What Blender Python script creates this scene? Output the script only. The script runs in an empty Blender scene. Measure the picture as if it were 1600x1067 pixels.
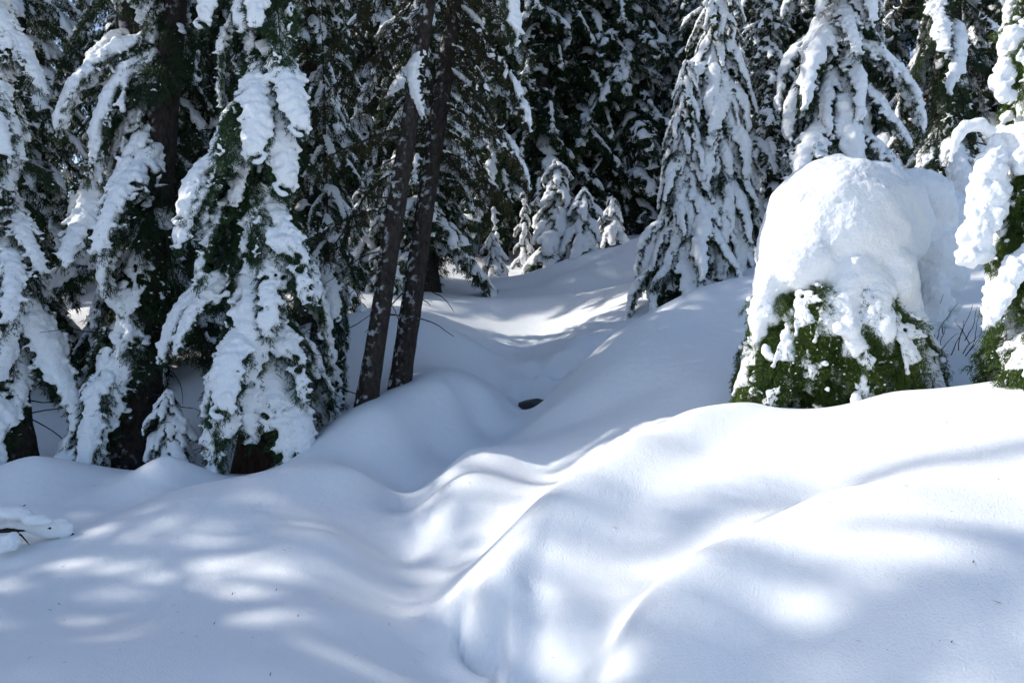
import bpy, math, random
import numpy as np
from mathutils import Vector, Matrix, noise as mnoise

# ---------------------------------------------------------------- camera, sky, sun, exposure
SC = bpy.context.scene
COL = SC.collection
R = math.radians
FPX = 1244.0            # 28 mm lens on a 36 mm frame 1600 px wide

cam_data = bpy.data.cameras.new('camera')
cam = bpy.data.objects.new('camera', cam_data)
COL.objects.link(cam)
cam_data.lens = 28.0
cam_data.sensor_width = 36.0
cam_data.clip_start = 0.05
cam_data.clip_end = 2000.0
cam.location = (0, 0, 0)
cam.rotation_euler = (R(90), 0, 0)
SC.camera = cam

SUN_AZ = Vector((-0.975, 0.22, 0)).normalized()     # towards the sun, seen from above
SUN_EL = R(34)
world = bpy.data.worlds.new('World')
SC.world = world
world.use_nodes = True
wn = world.node_tree.nodes
wl = world.node_tree.links
wn.clear()
w_out = wn.new('ShaderNodeOutputWorld')
w_bg = wn.new('ShaderNodeBackground')
w_sky = wn.new('ShaderNodeTexSky')
w_sky.sky_type = 'NISHITA'
w_sky.sun_disc = False
w_sky.sun_elevation = SUN_EL
w_sky.sun_rotation = math.atan2(SUN_AZ.x, SUN_AZ.y)
w_sky.altitude = 1200
w_sky.air_density = 1.0
w_sky.dust_density = 2.2
w_sky.ozone_density = 1.0
w_bg.inputs['Strength'].default_value = 0.15
wl.new(w_sky.outputs[0], w_bg.inputs[0])
wl.new(w_bg.outputs[0], w_out.inputs[0])

sun_data = bpy.data.lights.new('sun', 'SUN')
sun_data.energy = 3.3
sun_data.angle = R(0.55)
sun_data.color = (1.0, 0.95, 0.87)
sun = bpy.data.objects.new('sun', sun_data)
COL.objects.link(sun)
to_sun = Vector((SUN_AZ.x * math.cos(SUN_EL), SUN_AZ.y * math.cos(SUN_EL), math.sin(SUN_EL)))
sun.rotation_euler = to_sun.to_track_quat('Z', 'Y').to_euler()
sun.location = to_sun * 60

SC.view_settings.view_transform = 'Standard'
SC.view_settings.look = 'None'
SC.view_settings.gamma = 1.0
SC.view_settings.exposure = 0.52
SC.cycles.max_bounces = 4
SC.cycles.diffuse_bounces = 3
SC.cycles.use_adaptive_sampling = True
SC.cycles.adaptive_threshold = 0.04
SC.cycles.use_denoising = True
SC.cycles.transparent_max_bounces = 8

# ---------------------------------------------------------------- small helpers
def P(px, py, Y):
    """a point of the place at Y metres in front of the camera, given where the photograph shows it"""
    return np.array([(px - 800.0) / FPX * Y, Y, (533.0 - py) / FPX * Y])

def tag(o, label=None, cat=None, group=None, kind=None):
    if label: o['label'] = label
    if cat: o['category'] = cat
    if group: o['group'] = group
    if kind: o['kind'] = kind
    return o

def make_mesh(name, v, f, smooth=True):
    v = np.asarray(v, dtype=np.float32)
    f = np.asarray(f, dtype=np.int32)
    k = f.shape[1]
    me = bpy.data.meshes.new(name)
    me.vertices.add(len(v))
    me.vertices.foreach_set('co', v.ravel())
    me.loops.add(f.size)
    me.loops.foreach_set('vertex_index', f.ravel())
    me.polygons.add(len(f))
    me.polygons.foreach_set('loop_start', np.arange(0, f.size, k, dtype=np.int32))
    me.polygons.foreach_set('loop_total', np.full(len(f), k, dtype=np.int32))
    me.update(calc_edges=True)
    if smooth:
        me.polygons.foreach_set('use_smooth', np.ones(len(f), dtype=bool))
    me.validate()
    return me

def link(name, me, mat=None, parent=None):
    if mat and me is not None and not me.materials:
        me.materials.append(mat)
    o = bpy.data.objects.new(name, me)
    COL.objects.link(o)
    if parent is not None:
        o.parent = parent
    return o

def empty(name, loc):
    o = bpy.data.objects.new(name, None)
    o.empty_display_size = 0.2
    COL.objects.link(o)
    o.location = tuple(float(c) for c in loc)
    return o

def vnoise(x, y, seed=0):
    """smooth value noise for arrays"""
    xi = np.floor(x).astype(np.int64); yi = np.floor(y).astype(np.int64)
    xf = x - xi; yf = y - yi
    u = xf * xf * xf * (xf * (xf * 6 - 15) + 10); w = yf * yf * yf * (yf * (yf * 6 - 15) + 10)
    def h(a, b):
        n = (a * 374761393 + b * 668265263 + seed * 974634777) & 0x7fffffff
        n = ((n ^ (n >> 13)) * 1274126177) & 0x7fffffff
        return ((n ^ (n >> 16)) & 0xffff) / 65535.0
    a = h(xi, yi); b = h(xi + 1, yi); c = h(xi, yi + 1); d = h(xi + 1, yi + 1)
    return (a * (1 - u) + b * u) * (1 - w) + (c * (1 - u) + d * u) * w

# ---------------------------------------------------------------- materials
def new_mat(name):
    m = bpy.data.materials.new(name)
    m.use_nodes = True
    nt = m.node_tree
    return m, nt, nt.nodes['Principled BSDF'], nt.nodes['Material Output']

def N(nt, kind, **kw):
    n = nt.nodes.new(kind)
    for k, v in kw.items():
        setattr(n, k, v)
    return n

def snow_material(name, grain, lump, lump_scale, sss):
    m, nt, b, out = new_mat(name)
    tc = N(nt, 'ShaderNodeTexCoord')
    n1 = N(nt, 'ShaderNodeTexNoise'); n1.inputs['Scale'].default_value = 95; n1.inputs['Detail'].default_value = 5
    n2 = N(nt, 'ShaderNodeTexNoise'); n2.inputs['Scale'].default_value = lump_scale; n2.inputs['Detail'].default_value = 4
    nt.links.new(tc.outputs['Object'], n1.inputs['Vector'])
    nt.links.new(tc.outputs['Object'], n2.inputs['Vector'])
    b1 = N(nt, 'ShaderNodeBump'); b1.inputs['Strength'].default_value = grain; b1.inputs['Distance'].default_value = 0.006
    b2 = N(nt, 'ShaderNodeBump'); b2.inputs['Strength'].default_value = lump; b2.inputs['Distance'].default_value = 0.012
    nt.links.new(n1.outputs['Fac'], b1.inputs['Height'])
    nt.links.new(n2.outputs['Fac'], b2.inputs['Height'])
    nt.links.new(b2.outputs['Normal'], b1.inputs['Normal'])
    nt.links.new(b1.outputs['Normal'], b.inputs['Normal'])
    b.inputs['Base Color'].default_value = (0.88, 0.90, 0.92, 1)
    b.inputs['Roughness'].default_value = 0.6
    b.inputs['Specular IOR Level'].default_value = 0.25
    b.inputs['Subsurface Weight'].default_value = sss
    b.inputs['Subsurface Radius'].default_value = (0.5, 0.8, 1.0)
    b.inputs['Subsurface Scale'].default_value = 0.03
    return m

M_GROUND = snow_material('snow_ground', 0.85, 0.5, 11, 0.0)
M_SNOW = snow_material('snow_load', 0.6, 0.9, 42, 0.0)

# ---------------------------------------------------------------- the snow-covered ground
# points of the snow surface: where the photograph shows it, and how far away it lies
CP = [
 # bottom of the frame
 (0,1067,3.6),(200,1067,3.5),(400,1067,3.5),(560,1067,3.75),(660,1067,4.0),(780,1050,4.2),(860,1067,3.95),(930,1067,3.75),(1100,1067,3.3),(1400,1067,3.0),(1600,1067,2.8),
 # left foreground slope
 (0,960,4.6),(200,950,4.8),(400,950,4.5),(550,950,4.6),
 (0,872,6.0),(150,815,6.6),(300,757,7.1),(400,738,7.3),(480,716,7.5),(560,665,8.2),(600,645,8.5),(700,608,9.5),(760,606,10.0),
 (200,860,5.7),(400,850,5.5),(520,830,5.6),(450,770,6.5),(560,735,7.0),(300,800,6.2),(640,640,8.9),
 # the gully running up to the creek hole
 (650,950,4.95),(690,1000,4.5),(642,870,6.0),(626,800,6.9),(636,765,7.6),(690,715,8.65),(750,670,9.55),(800,640,10.1),(838,620,10.6),
 # shelf on the right of the gully
 (720,742,6.5),(800,765,6.3),(700,800,6.1),(760,860,5.45),(730,698,7.4),(800,690,7.5),(860,640,8.6),(900,600,9.2),
 (1000,560,8.6),(1100,500,9.2),(1165,430,9.9),(1060,468,10.6),(950,528,10.3),(890,580,10.1),(1000,620,7.9),(920,650,8.0),(1130,560,8.2),(1100,600,7.6),
 # first ridge on the right
 (740,915,4.55),(810,832,4.85),(850,777,5.08),(900,733,5.36),(980,682,5.75),(1080,642,6.15),(1170,628,6.4),
 (850,745,6.9),(930,690,7.1),(1000,650,7.2),
 # the hollow before it
 (900,850,4.7),(1000,780,5.1),(880,950,4.2),(950,1000,4.0),(1100,705,5.7),(1200,705,5.5),(960,900,4.45),(1100,780,4.9),
 # front right mound
 (1010,930,3.78),(1040,890,3.86),(1150,832,3.96),(1300,765,4.3),(1500,700,4.6),(1600,660,4.7),
 (1300,690,5.1),(1200,680,5.4),(1400,650,5.15),(1500,655,4.95),
 (1300,900,3.5),(1500,900,3.2),(1600,800,3.7),(1400,980,3.15),(1200,960,3.5),
 # ridge before the domed bush, and the pit behind it
 (1200,672,5.8),(1250,660,5.7),(1400,610,5.6),(1300,646,5.7),(1500,622,5.3),(1600,610,5.1),(1480,572,7.4),(1540,590,6.6),
 # hollow on the left with the big trees
 (50,710,7.8),(0,725,7.8),(265,705,7.7),(170,752,7.7),(100,792,7.0),(200,792,7.0),(0,800,7.0),(60,830,6.5),(310,762,7.6),
 (430,722,8.9),(480,680,9.6),(530,625,10.5),(570,634,9.1),(622,606,9.7),
 # mound behind the twin trunks
 (550,492,13.0),(650,485,12.7),(740,530,12.0),(800,585,11.3),(600,560,11.2),(700,570,11.0),(760,590,10.9),
 # meadow
 (700,462,17.0),(770,560,13.2),(800,500,14.5),(900,470,15.5),(850,555,12.6),(910,525,12.2),(1000,472,13.3),(600,442,18.0),(800,432,20.0),(900,410,22.0),(1000,372,24.0),(1000,430,17.0),(540,430,18.0),
 (300,430,18.0),(100,440,18.0),
]
pts = [P(*c) for c in CP]
W_EXTRA = [ # hidden places, in metres
 (0,0,-1.75),(2.5,0,-1.6),(-3,0,-1.8),(-6,2,-1.9),(-7,5,-1.8),(6,2,-0.6),(6,0,-1.0),(-4,-6,-2.2),(4,-6,-1.6),(0,-12,-3),
 (2.9,6.9,-0.66),(2.4,6.7,-0.66),(3.5,6.8,-0.45),(6,6,0.2),(6,9,0.9),
 (0.69,4.3,-1.34),(1.08,4.5,-1.20),(1.76,4.8,-0.97),
 (0.237,5.8,-1.17),(0.5,6.1,-1.04),(0.955,6.5,-0.86),(1.575,7.0,-0.66),
 (0.3,11.2,-0.80),(-0.15,11.25,-0.74),(0.65,11.3,-0.70),(0.35,11.85,-0.30),(-0.1,11.95,-0.27),(0.8,11.9,-0.15),
 (1.6,11.5,-0.35),(1.0,11.0,-0.75),(2.6,11.8,0.2),
 (-4.5,9.2,-1.55),(-3.4,9.0,-1.5),(-6,9,-1.4),(-8,9,-1.2),(-8,13,-0.3),(-5,12.5,-0.5),(-2.6,8.5,-1.36),
 (3.2,13,1.0),(4.5,11,1.1),(5,14,1.9),(8,14,2.6),(8,20,3.6),(3,18,2.2),
 (-8,20,2.0),(-16,12,-0.2),(-16,22,2.0),(14,8,2.0),(14,16,4.0),(14,0,0.5),(-16,0,-1.8),
 (0,35,5.8),(-16,35,5.2),(16,35,7.0),(-30,35,5.0),(30,35,8.5),(30,10,4.0),(-30,10,-0.5),(0,-30,-6),(-30,-30,-6),(30,-30,-2),
 (0,60,12),(-45,60,10),(45,60,14),
]
pts = np.array(pts + [np.array(w, dtype=float) for w in W_EXTRA])

def tps_fit(xy, z, lam):
    n = len(xy)
    d = np.linalg.norm(xy[:, None] - xy[None], axis=2)
    K = np.where(d > 0, d * d * np.log(np.maximum(d, 1e-9)), 0.0)
    A = np.zeros((n + 3, n + 3))
    A[:n, :n] = K + lam * np.eye(n)
    A[:n, n] = 1; A[:n, n + 1:] = xy; A[n, :n] = 1; A[n + 1:, :n] = xy.T
    return np.linalg.solve(A, np.concatenate([z, np.zeros(3)]))

TPS = tps_fit(pts[:, :2], pts[:, 2], 0.014)
TXY = pts[:, :2]

def smax(a, b, k):
    h = np.clip(0.5 + 0.5 * (a - b) / k, 0, 1)
    return b * (1 - h) + a * h + k * h * (1 - h)

def height(x, y):
    x = np.asarray(x, dtype=float); y = np.asarray(y, dtype=float)
    shp = x.shape
    q = np.stack([x.ravel(), y.ravel()], 1)
    z = np.empty(len(q))
    n = len(TXY)
    for i in range(0, len(q), 20000):
        c = q[i:i + 20000]
        r2 = (c[:, None, 0] - TXY[None, :, 0]) ** 2 + (c[:, None, 1] - TXY[None, :, 1]) ** 2
        z[i:i + 20000] = (0.5 * r2 * np.log(np.maximum(r2, 1e-12))) @ TPS[:n] + TPS[n] + c @ TPS[n + 1:]
    X, Y = q[:, 0], q[:, 1]
    # far away the hillside simply goes on
    far = np.clip((np.hypot(X, Y - 10) - 40) / 30, 0, 1)
    plane = np.where(Y > 0, 0.2 * Y + 0.05 * X - 1.0, 0.14 * Y + 0.04 * X - 1.8) + 2.0 * (vnoise(X / 14, Y / 14, 5) - .5)
    z = z * (1 - far) + np.minimum(plane, 60) * far
    # soft drifts
    amp = np.clip((Y - 3.0) / 6, 0.15, 1)
    z += 0.10 * amp * (vnoise(X / 1.7 + 3, Y / 1.3, 1) - 0.5)
    z += 0.02 * amp * (vnoise(X / 0.55, Y / 0.45, 2) - 0.5)
    mead = np.clip((Y - 12) / 3, 0, 1) * np.clip((40 - Y) / 10, 0, 1)
    z += mead * (0.34 * (vnoise(X / 1.6, Y / 0.9, 3) - 0.5))
    # the rounded nose of snow hanging over the gully, a tongue running on from the first ridge
    ax_, ay_, az_ = 0.18, 4.92, -1.09
    bx_, by_, bz_ = -0.03, 4.50, -1.27
    lx, ly = bx_ - ax_, by_ - ay_
    tt = np.clip(((X - ax_) * lx + (Y - ay_) * ly) / (lx * lx + ly * ly), 0, 1)
    dist = np.hypot(X - ax_ - lx * tt, Y - ay_ - ly * tt)
    side = (X - ax_) * ly - (Y - ay_) * lx                      # > 0 on the gully side
    soft = np.clip(-0.35 - side / 0.10, 0, 1)                     # the other flank runs out gently
    rr = (0.19 + 0.04 * tt) * (1 + 1.6 * soft)
    top = az_ + (bz_ - az_) * tt
    prof = np.sqrt(np.clip(1 - (dist / rr) ** 2, 0, 1)) * (1 - soft) + (0.5 + 0.5 * np.cos(np.pi * np.clip(dist / rr, 0, 1))) * soft
    tongue = np.where(dist < rr * 1.3, top - 0.48 * (1 - prof) - 0.8 * np.clip(dist / rr - 1, 0, 1), -9)
    near = dist < rr * 1.3
    z = np.where(near, smax(tongue, z, 0.07), z)
    front = np.clip((0.12 - X) / 0.12, 0, 1) * np.clip((ay_ - 0.25 - Y) / 0.15, 0, 1) * (1 - soft)
    z -= 0.13 * front * np.exp(-((dist - rr * 1.12) / 0.045) ** 2)
    # lumps slumped down the far bank of the creek
    qx, qy = P(885, 560, 11.5)[:2]
    g = np.exp(-(((X - qx) / 0.7) ** 2 + ((Y - qy) / 0.5) ** 2))
    z += 0.30 * g * (vnoise(X / 0.22, Y / 0.22, 8) - 0.4)
    # the creek hole
    hx, hy = P(838, 616, 10.55)[:2]
    d2 = ((X - hx - 0.05) / 0.34) ** 2 + ((Y - hy - 0.1) / 0.34) ** 2
    z -= 0.5 * np.exp(-d2 ** 1.5)
    return z.reshape(shp)

def hz(x, y):
    return float(height(np.array([x]), np.array([y]))[0])

def on_snow(px, py, lo=2.6, hi=16.0):
    """the point of the snow surface that the photograph shows there"""
    Ys = np.linspace(lo, hi, 1200)
    h_ = height((px - 800.0) / FPX * Ys, Ys)
    k = int(np.argmax(h_ >= (533.0 - py) / FPX * Ys))
    return np.array([(px - 800.0) / FPX * Ys[k], Ys[k], h_[k]])

def axis_steps(lo, hi, fine_lo, fine_hi, d, grow):
    a = list(np.arange(fine_lo, fine_hi, d))
    s = d; v = a[-1]
    while v < hi:
        s *= grow; v += s; a.append(v)
    s = d; v = a[0]; b = []
    while v > lo:
        s *= grow; v -= s; b.append(v)
    return np.array(b[::-1] + a)

gx = axis_steps(-220, 220, -5.2, 5.0, 0.032, 1.035)
gy = axis_steps(-120, 320, 2.4, 13.0, 0.032, 1.028)
GX, GY = np.meshgrid(gx, gy)
GZ = height(GX, GY)
nxg, nyg = len(gx), len(gy)
idx = np.arange(nxg * nyg).reshape(nyg, nxg)
faces = np.stack([idx[:-1, :-1], idx[:-1, 1:], idx[1:, 1:], idx[1:, :-1]], -1).reshape(-1, 4)
ground = link('ground', make_mesh('ground', np.stack([GX, GY, GZ], -1).reshape(-1, 3), faces), M_GROUND)
tag(ground, 'smooth deep drifts of untouched snow with a gully running up to the trees', 'snow', kind='structure')

# ---------------------------------------------------------------- materials of the trees
def foliage_material(name, dark, light, trans):
    m, nt, b, out = new_mat(name)
    tc = N(nt, 'ShaderNodeTexCoord')
    oi = N(nt, 'ShaderNodeObjectInfo')
    n = N(nt, 'ShaderNodeTexNoise'); n.inputs['Scale'].default_value = 5.0; n.inputs['Detail'].default_value = 3
    nt.links.new(tc.outputs['Object'], n.inputs['Vector'])
    add = N(nt, 'ShaderNodeMath', operation='MULTIPLY_ADD')
    nt.links.new(oi.outputs['Random'], add.inputs[0]); add.inputs[1].default_value = 0.35
    nt.links.new(n.outputs['Fac'], add.inputs[2])
    ramp = N(nt, 'ShaderNodeValToRGB')
    ramp.color_ramp.elements[0].position = 0.35; ramp.color_ramp.elements[0].color = (*dark, 1)
    ramp.color_ramp.elements[1].position = 0.95; ramp.color_ramp.elements[1].color = (*light, 1)
    nt.links.new(add.outputs[0], ramp.inputs[0])
    nt.links.new(ramp.outputs[0], b.inputs['Base Color'])
    b.inputs['Roughness'].default_value = 0.55
    b.inputs['Specular IOR Level'].default_value = 0.3
    tr = N(nt, 'ShaderNodeBsdfTranslucent')
    nt.links.new(ramp.outputs[0], tr.inputs['Color'])
    mx = N(nt, 'ShaderNodeMixShader'); mx.inputs[0].default_value = trans
    nt.links.new(b.outputs[0], mx.inputs[1]); nt.links.new(tr.outputs[0], mx.inputs[2])
    nt.links.new(mx.outputs[0], out.inputs['Surface'])
    return m

M_NEEDLE = foliage_material('fir_needles', (0.012, 0.028, 0.014), (0.034, 0.062, 0.020), 0.25)
M_CEDAR = foliage_material('cedar_sprays', (0.014, 0.038, 0.020), (0.040, 0.085, 0.030), 0.25)
M_BACKLIT = foliage_material('backlit_needles', (0.022, 0.026, 0.012), (0.060, 0.056, 0.018), 0.35)  # warm backlight put into the colour of these needles
M_BUSH = foliage_material('bush_needles', (0.030, 0.066, 0.015), (0.105, 0.165, 0.024), 0.35)

def bark_material(name, c0, c1, fleck, zs):
    m, nt, b, out = new_mat(name)
    tc = N(nt, 'ShaderNodeTexCoord')
    mp = N(nt, 'ShaderNodeMapping'); mp.inputs['Scale'].default_value = (1, 1, zs)
    nt.links.new(tc.outputs['Object'], mp.inputs['Vector'])
    n = N(nt, 'ShaderNodeTexNoise'); n.inputs['Scale'].default_value = 22; n.inputs['Detail'].default_value = 6
    nt.links.new(mp.outputs[0], n.inputs['Vector'])
    ramp = N(nt, 'ShaderNodeValToRGB')
    ramp.color_ramp.elements[0].position = 0.3; ramp.color_ramp.elements[0].color = (*c0, 1)
    ramp.color_ramp.elements[1].position = 0.75; ramp.color_ramp.elements[1].color = (*c1, 1)
    nt.links.new(n.outputs['Fac'], ramp.inputs[0])
    # lichen and rime stuck to the bark in flecks
    n2 = N(nt, 'ShaderNodeTexNoise'); n2.inputs['Scale'].default_value = 14; n2.inputs['Detail'].default_value = 5
    nt.links.new(tc.outputs['Object'], n2.inputs['Vector'])
    r2 = N(nt, 'ShaderNodeValToRGB')
    r2.color_ramp.elements[0].position = fleck; r2.color_ramp.elements[1].position = fleck + 0.08
    nt.links.new(n2.outputs['Fac'], r2.inputs[0])
    mix = N(nt, 'ShaderNodeMix', data_type='RGBA')
    geo = N(nt, 'ShaderNodeNewGeometry')
    dot = N(nt, 'ShaderNodeVectorMath', operation='DOT_PRODUCT'); dot.inputs[1].default_value = (-0.9, -0.3, 0.3)
    nt.links.new(geo.outputs['Normal'], dot.inputs[0])
    n3 = N(nt, 'ShaderNodeTexNoise'); n3.inputs['Scale'].default_value = 2.3
    nt.links.new(tc.outputs['Object'], n3.inputs['Vector'])
    ad = N(nt, 'ShaderNodeMath', operation='MULTIPLY_ADD'); nt.links.new(dot.outputs['Value'], ad.inputs[0]); ad.inputs[1].default_value = 0.45
    nt.links.new(n3.outputs['Fac'], ad.inputs[2])
    r3 = N(nt, 'ShaderNodeValToRGB'); r3.color_ramp.elements[0].position = 0.45; r3.color_ramp.elements[1].position = 0.95
    nt.links.new(ad.outputs[0], r3.inputs[0])
    mul = N(nt, 'ShaderNodeMath', operation='MULTIPLY'); nt.links.new(r2.outputs[0], mul.inputs[0]); nt.links.new(r3.outputs[0], mul.inputs[1])
    nt.links.new(mul.outputs[0], mix.inputs['Factor'])
    nt.links.new(ramp.outputs[0], mix.inputs['A'])
    mix.inputs['B'].default_value = (0.6, 0.62, 0.64, 1)
    nt.links.new(mix.outputs['Result'], b.inputs['Base Color'])
    bp = N(nt, 'ShaderNodeBump'); bp.inputs['Strength'].default_value = 0.9; bp.inputs['Distance'].default_value = 0.03
    vo = N(nt, 'ShaderNodeTexVoronoi'); vo.inputs['Scale'].default_value = 26; nt.links.new(mp.outputs[0], vo.inputs['Vector'])
    hh = N(nt, 'ShaderNodeMath', operation='MULTIPLY_ADD'); nt.links.new(vo.outputs['Distance'], hh.inputs[0]); hh.inputs[1].default_value = -0.8
    nt.links.new(n.outputs['Fac'], hh.inputs[2]); nt.links.new(hh.outputs[0], bp.inputs['Height'])
    nt.links.new(bp.outputs['Normal'], b.inputs['Normal'])
    b.inputs['Roughness'].default_value = 0.9
    b.inputs['Specular IOR Level'].default_value = 0.15
    return m

M_BARK = bark_material('fir_bark', (0.020, 0.016, 0.014), (0.055, 0.046, 0.041), 0.54, 0.55)
M_BARK_RED = bark_material('cedar_bark', (0.022, 0.012, 0.009), (0.065, 0.037, 0.026), 0.72, 0.15)

# ---------------------------------------------------------------- geometry helpers
def ico(sub):
    import bmesh
    bm = bmesh.new(); bmesh.ops.create_icosphere(bm, subdivisions=sub, radius=1.0)
    v = np.array([p.co[:] for p in bm.verts]); f = np.array([[q.index for q in p.verts] for p in bm.faces])
    bm.free(); return v, f
ICO1 = ico(1); ICO2 = ico(2)

def unit(a):
    return a / np.maximum(np.linalg.norm(a, axis=-1, keepdims=True), 1e-9)

def spheres(c, r, icos, rng=None, jit=0.0):
    """c (n,3), r (n,) or (n,3) -> joined verts, faces"""
    v0, f0 = icos
    c = np.asarray(c, float); r = np.asarray(r, float)
    if r.ndim == 1: r = np.repeat(r[:, None], 3, 1)
    n = len(c)
    if n == 0: return np.zeros((0, 3)), np.zeros((0, 3), int)
    vv = np.repeat(v0[None], n, 0)
    if jit and rng is not None:
        vv = vv * (1 + jit * rng.standard_normal((n, len(v0), 1)))
    V = vv * r[:, None] + c[:, None]
    F = f0[None] + (np.arange(n) * len(v0))[:, None, None]
    return V.reshape(-1, 3), F.reshape(-1, 3)

CLOUD = bpy.data.textures.new('lumps', 'CLOUDS'); CLOUD.noise_scale = 0.06; CLOUD.noise_depth = 2
CLOUD_BIG = bpy.data.textures.new('big_lumps', 'CLOUDS'); CLOUD_BIG.noise_scale = 0.32; CLOUD_BIG.noise_depth = 3

VOR = bpy.data.textures.new('popcorn', 'VORONOI'); VOR.noise_scale = 0.06

def melt(v, f, voxel, smooth_it=2, disp=0.03, tex=None, ratio=1.0, fine=0.0):
    """union of closed shapes into one lumpy snow skin"""
    me = make_mesh('tmp', v, f)
    o = bpy.data.objects.new('tmp', me); COL.objects.link(o)
    m = o.modifiers.new('r', 'REMESH'); m.mode = 'VOXEL'; m.voxel_size = voxel; m.use_smooth_shade = True
    if smooth_it:
        m = o.modifiers.new('s', 'SMOOTH'); m.iterations = smooth_it; m.factor = 0.5
    if disp:
        m = o.modifiers.new('d', 'DISPLACE'); m.texture = tex or CLOUD; m.strength = disp; m.mid_level = 0.5; m.texture_coords = 'LOCAL'
    if fine:
        m = o.modifiers.new('d2', 'DISPLACE'); m.texture = VOR; m.strength = -fine; m.mid_level = 0.45; m.texture_coords = 'LOCAL'
    if ratio < 1:
        m = o.modifiers.new('dec', 'DECIMATE'); m.ratio = ratio
    dg = bpy.context.evaluated_depsgraph_get()
    ev = o.evaluated_get(dg); em = ev.to_mesh()
    em.calc_loop_triangles()
    V = np.empty(len(em.vertices) * 3, np.float32); em.vertices.foreach_get('co', V)
    T = np.empty(len(em.loop_triangles) * 3, np.int32); em.loop_triangles.foreach_get('vertices', T)
    ev.to_mesh_clear()
    bpy.data.objects.remove(o); bpy.data.meshes.remove(me)
    return V.reshape(-1, 3), T.reshape(-1, 3)

def tube(pts, rad, sides=5):
    pts = np.asarray(pts, float); n = len(pts)
    t = unit(np.gradient(pts, axis=0))
    ref = np.array([0.0, 0.0, 1.0]) if abs(t[0, 2]) < 0.8 else np.array([1.0, 0.0, 0.0])
    a = unit(np.cross(t, ref)); b = np.cross(t, a)
    ang = np.linspace(0, 2 * np.pi, sides, endpoint=False)
    ring = np.cos(ang)[None, :, None] * a[:, None] + np.sin(ang)[None, :, None] * b[:, None]
    V = (pts[:, None] + ring * np.asarray(rad, float).reshape(n, -1, 1)).reshape(-1, 3)
    i = np.arange(n - 1)[:, None] * sides; j = np.arange(sides)[None]
    q = np.stack([i + j, i + (j + 1) % sides, i + sides + (j + 1) % sides, i + sides + j], -1).reshape(-1, 4)
    F = np.concatenate([q[:, [0, 1, 2]], q[:, [0, 2, 3]]])
    return V, F

def join(parts):
    V = []; F = []; k = 0
    for v, f in parts:
        if len(v) == 0: continue
        V.append(v); F.append(np.asarray(f) + k); k += len(v)
    return np.concatenate(V), np.concatenate(F)

# ---------------------------------------------------------------- boughs
def needles(rng, p, d, n_each, length, width, spread, down):
    """thin flat needle tufts round points p with directions d"""
    p = np.repeat(p, n_each, 0); d = np.repeat(d, n_each, 0)
    m = len(p)
    dirs = unit(d + spread * rng.standard_normal((m, 3)) + np.array([0, 0, -down]))
    ln = length * rng.uniform(0.6, 1.25, m)[:, None]
    side = unit(np.cross(dirs, rng.standard_normal((m, 3)))) * (width * 0.5)
    base = p + rng.standard_normal((m, 3)) * length * 0.22
    V = np.stack([base - side, base + side, base + dirs * ln], 1).reshape(-1, 3)
    return V, np.arange(m * 3).reshape(-1, 3)

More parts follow.
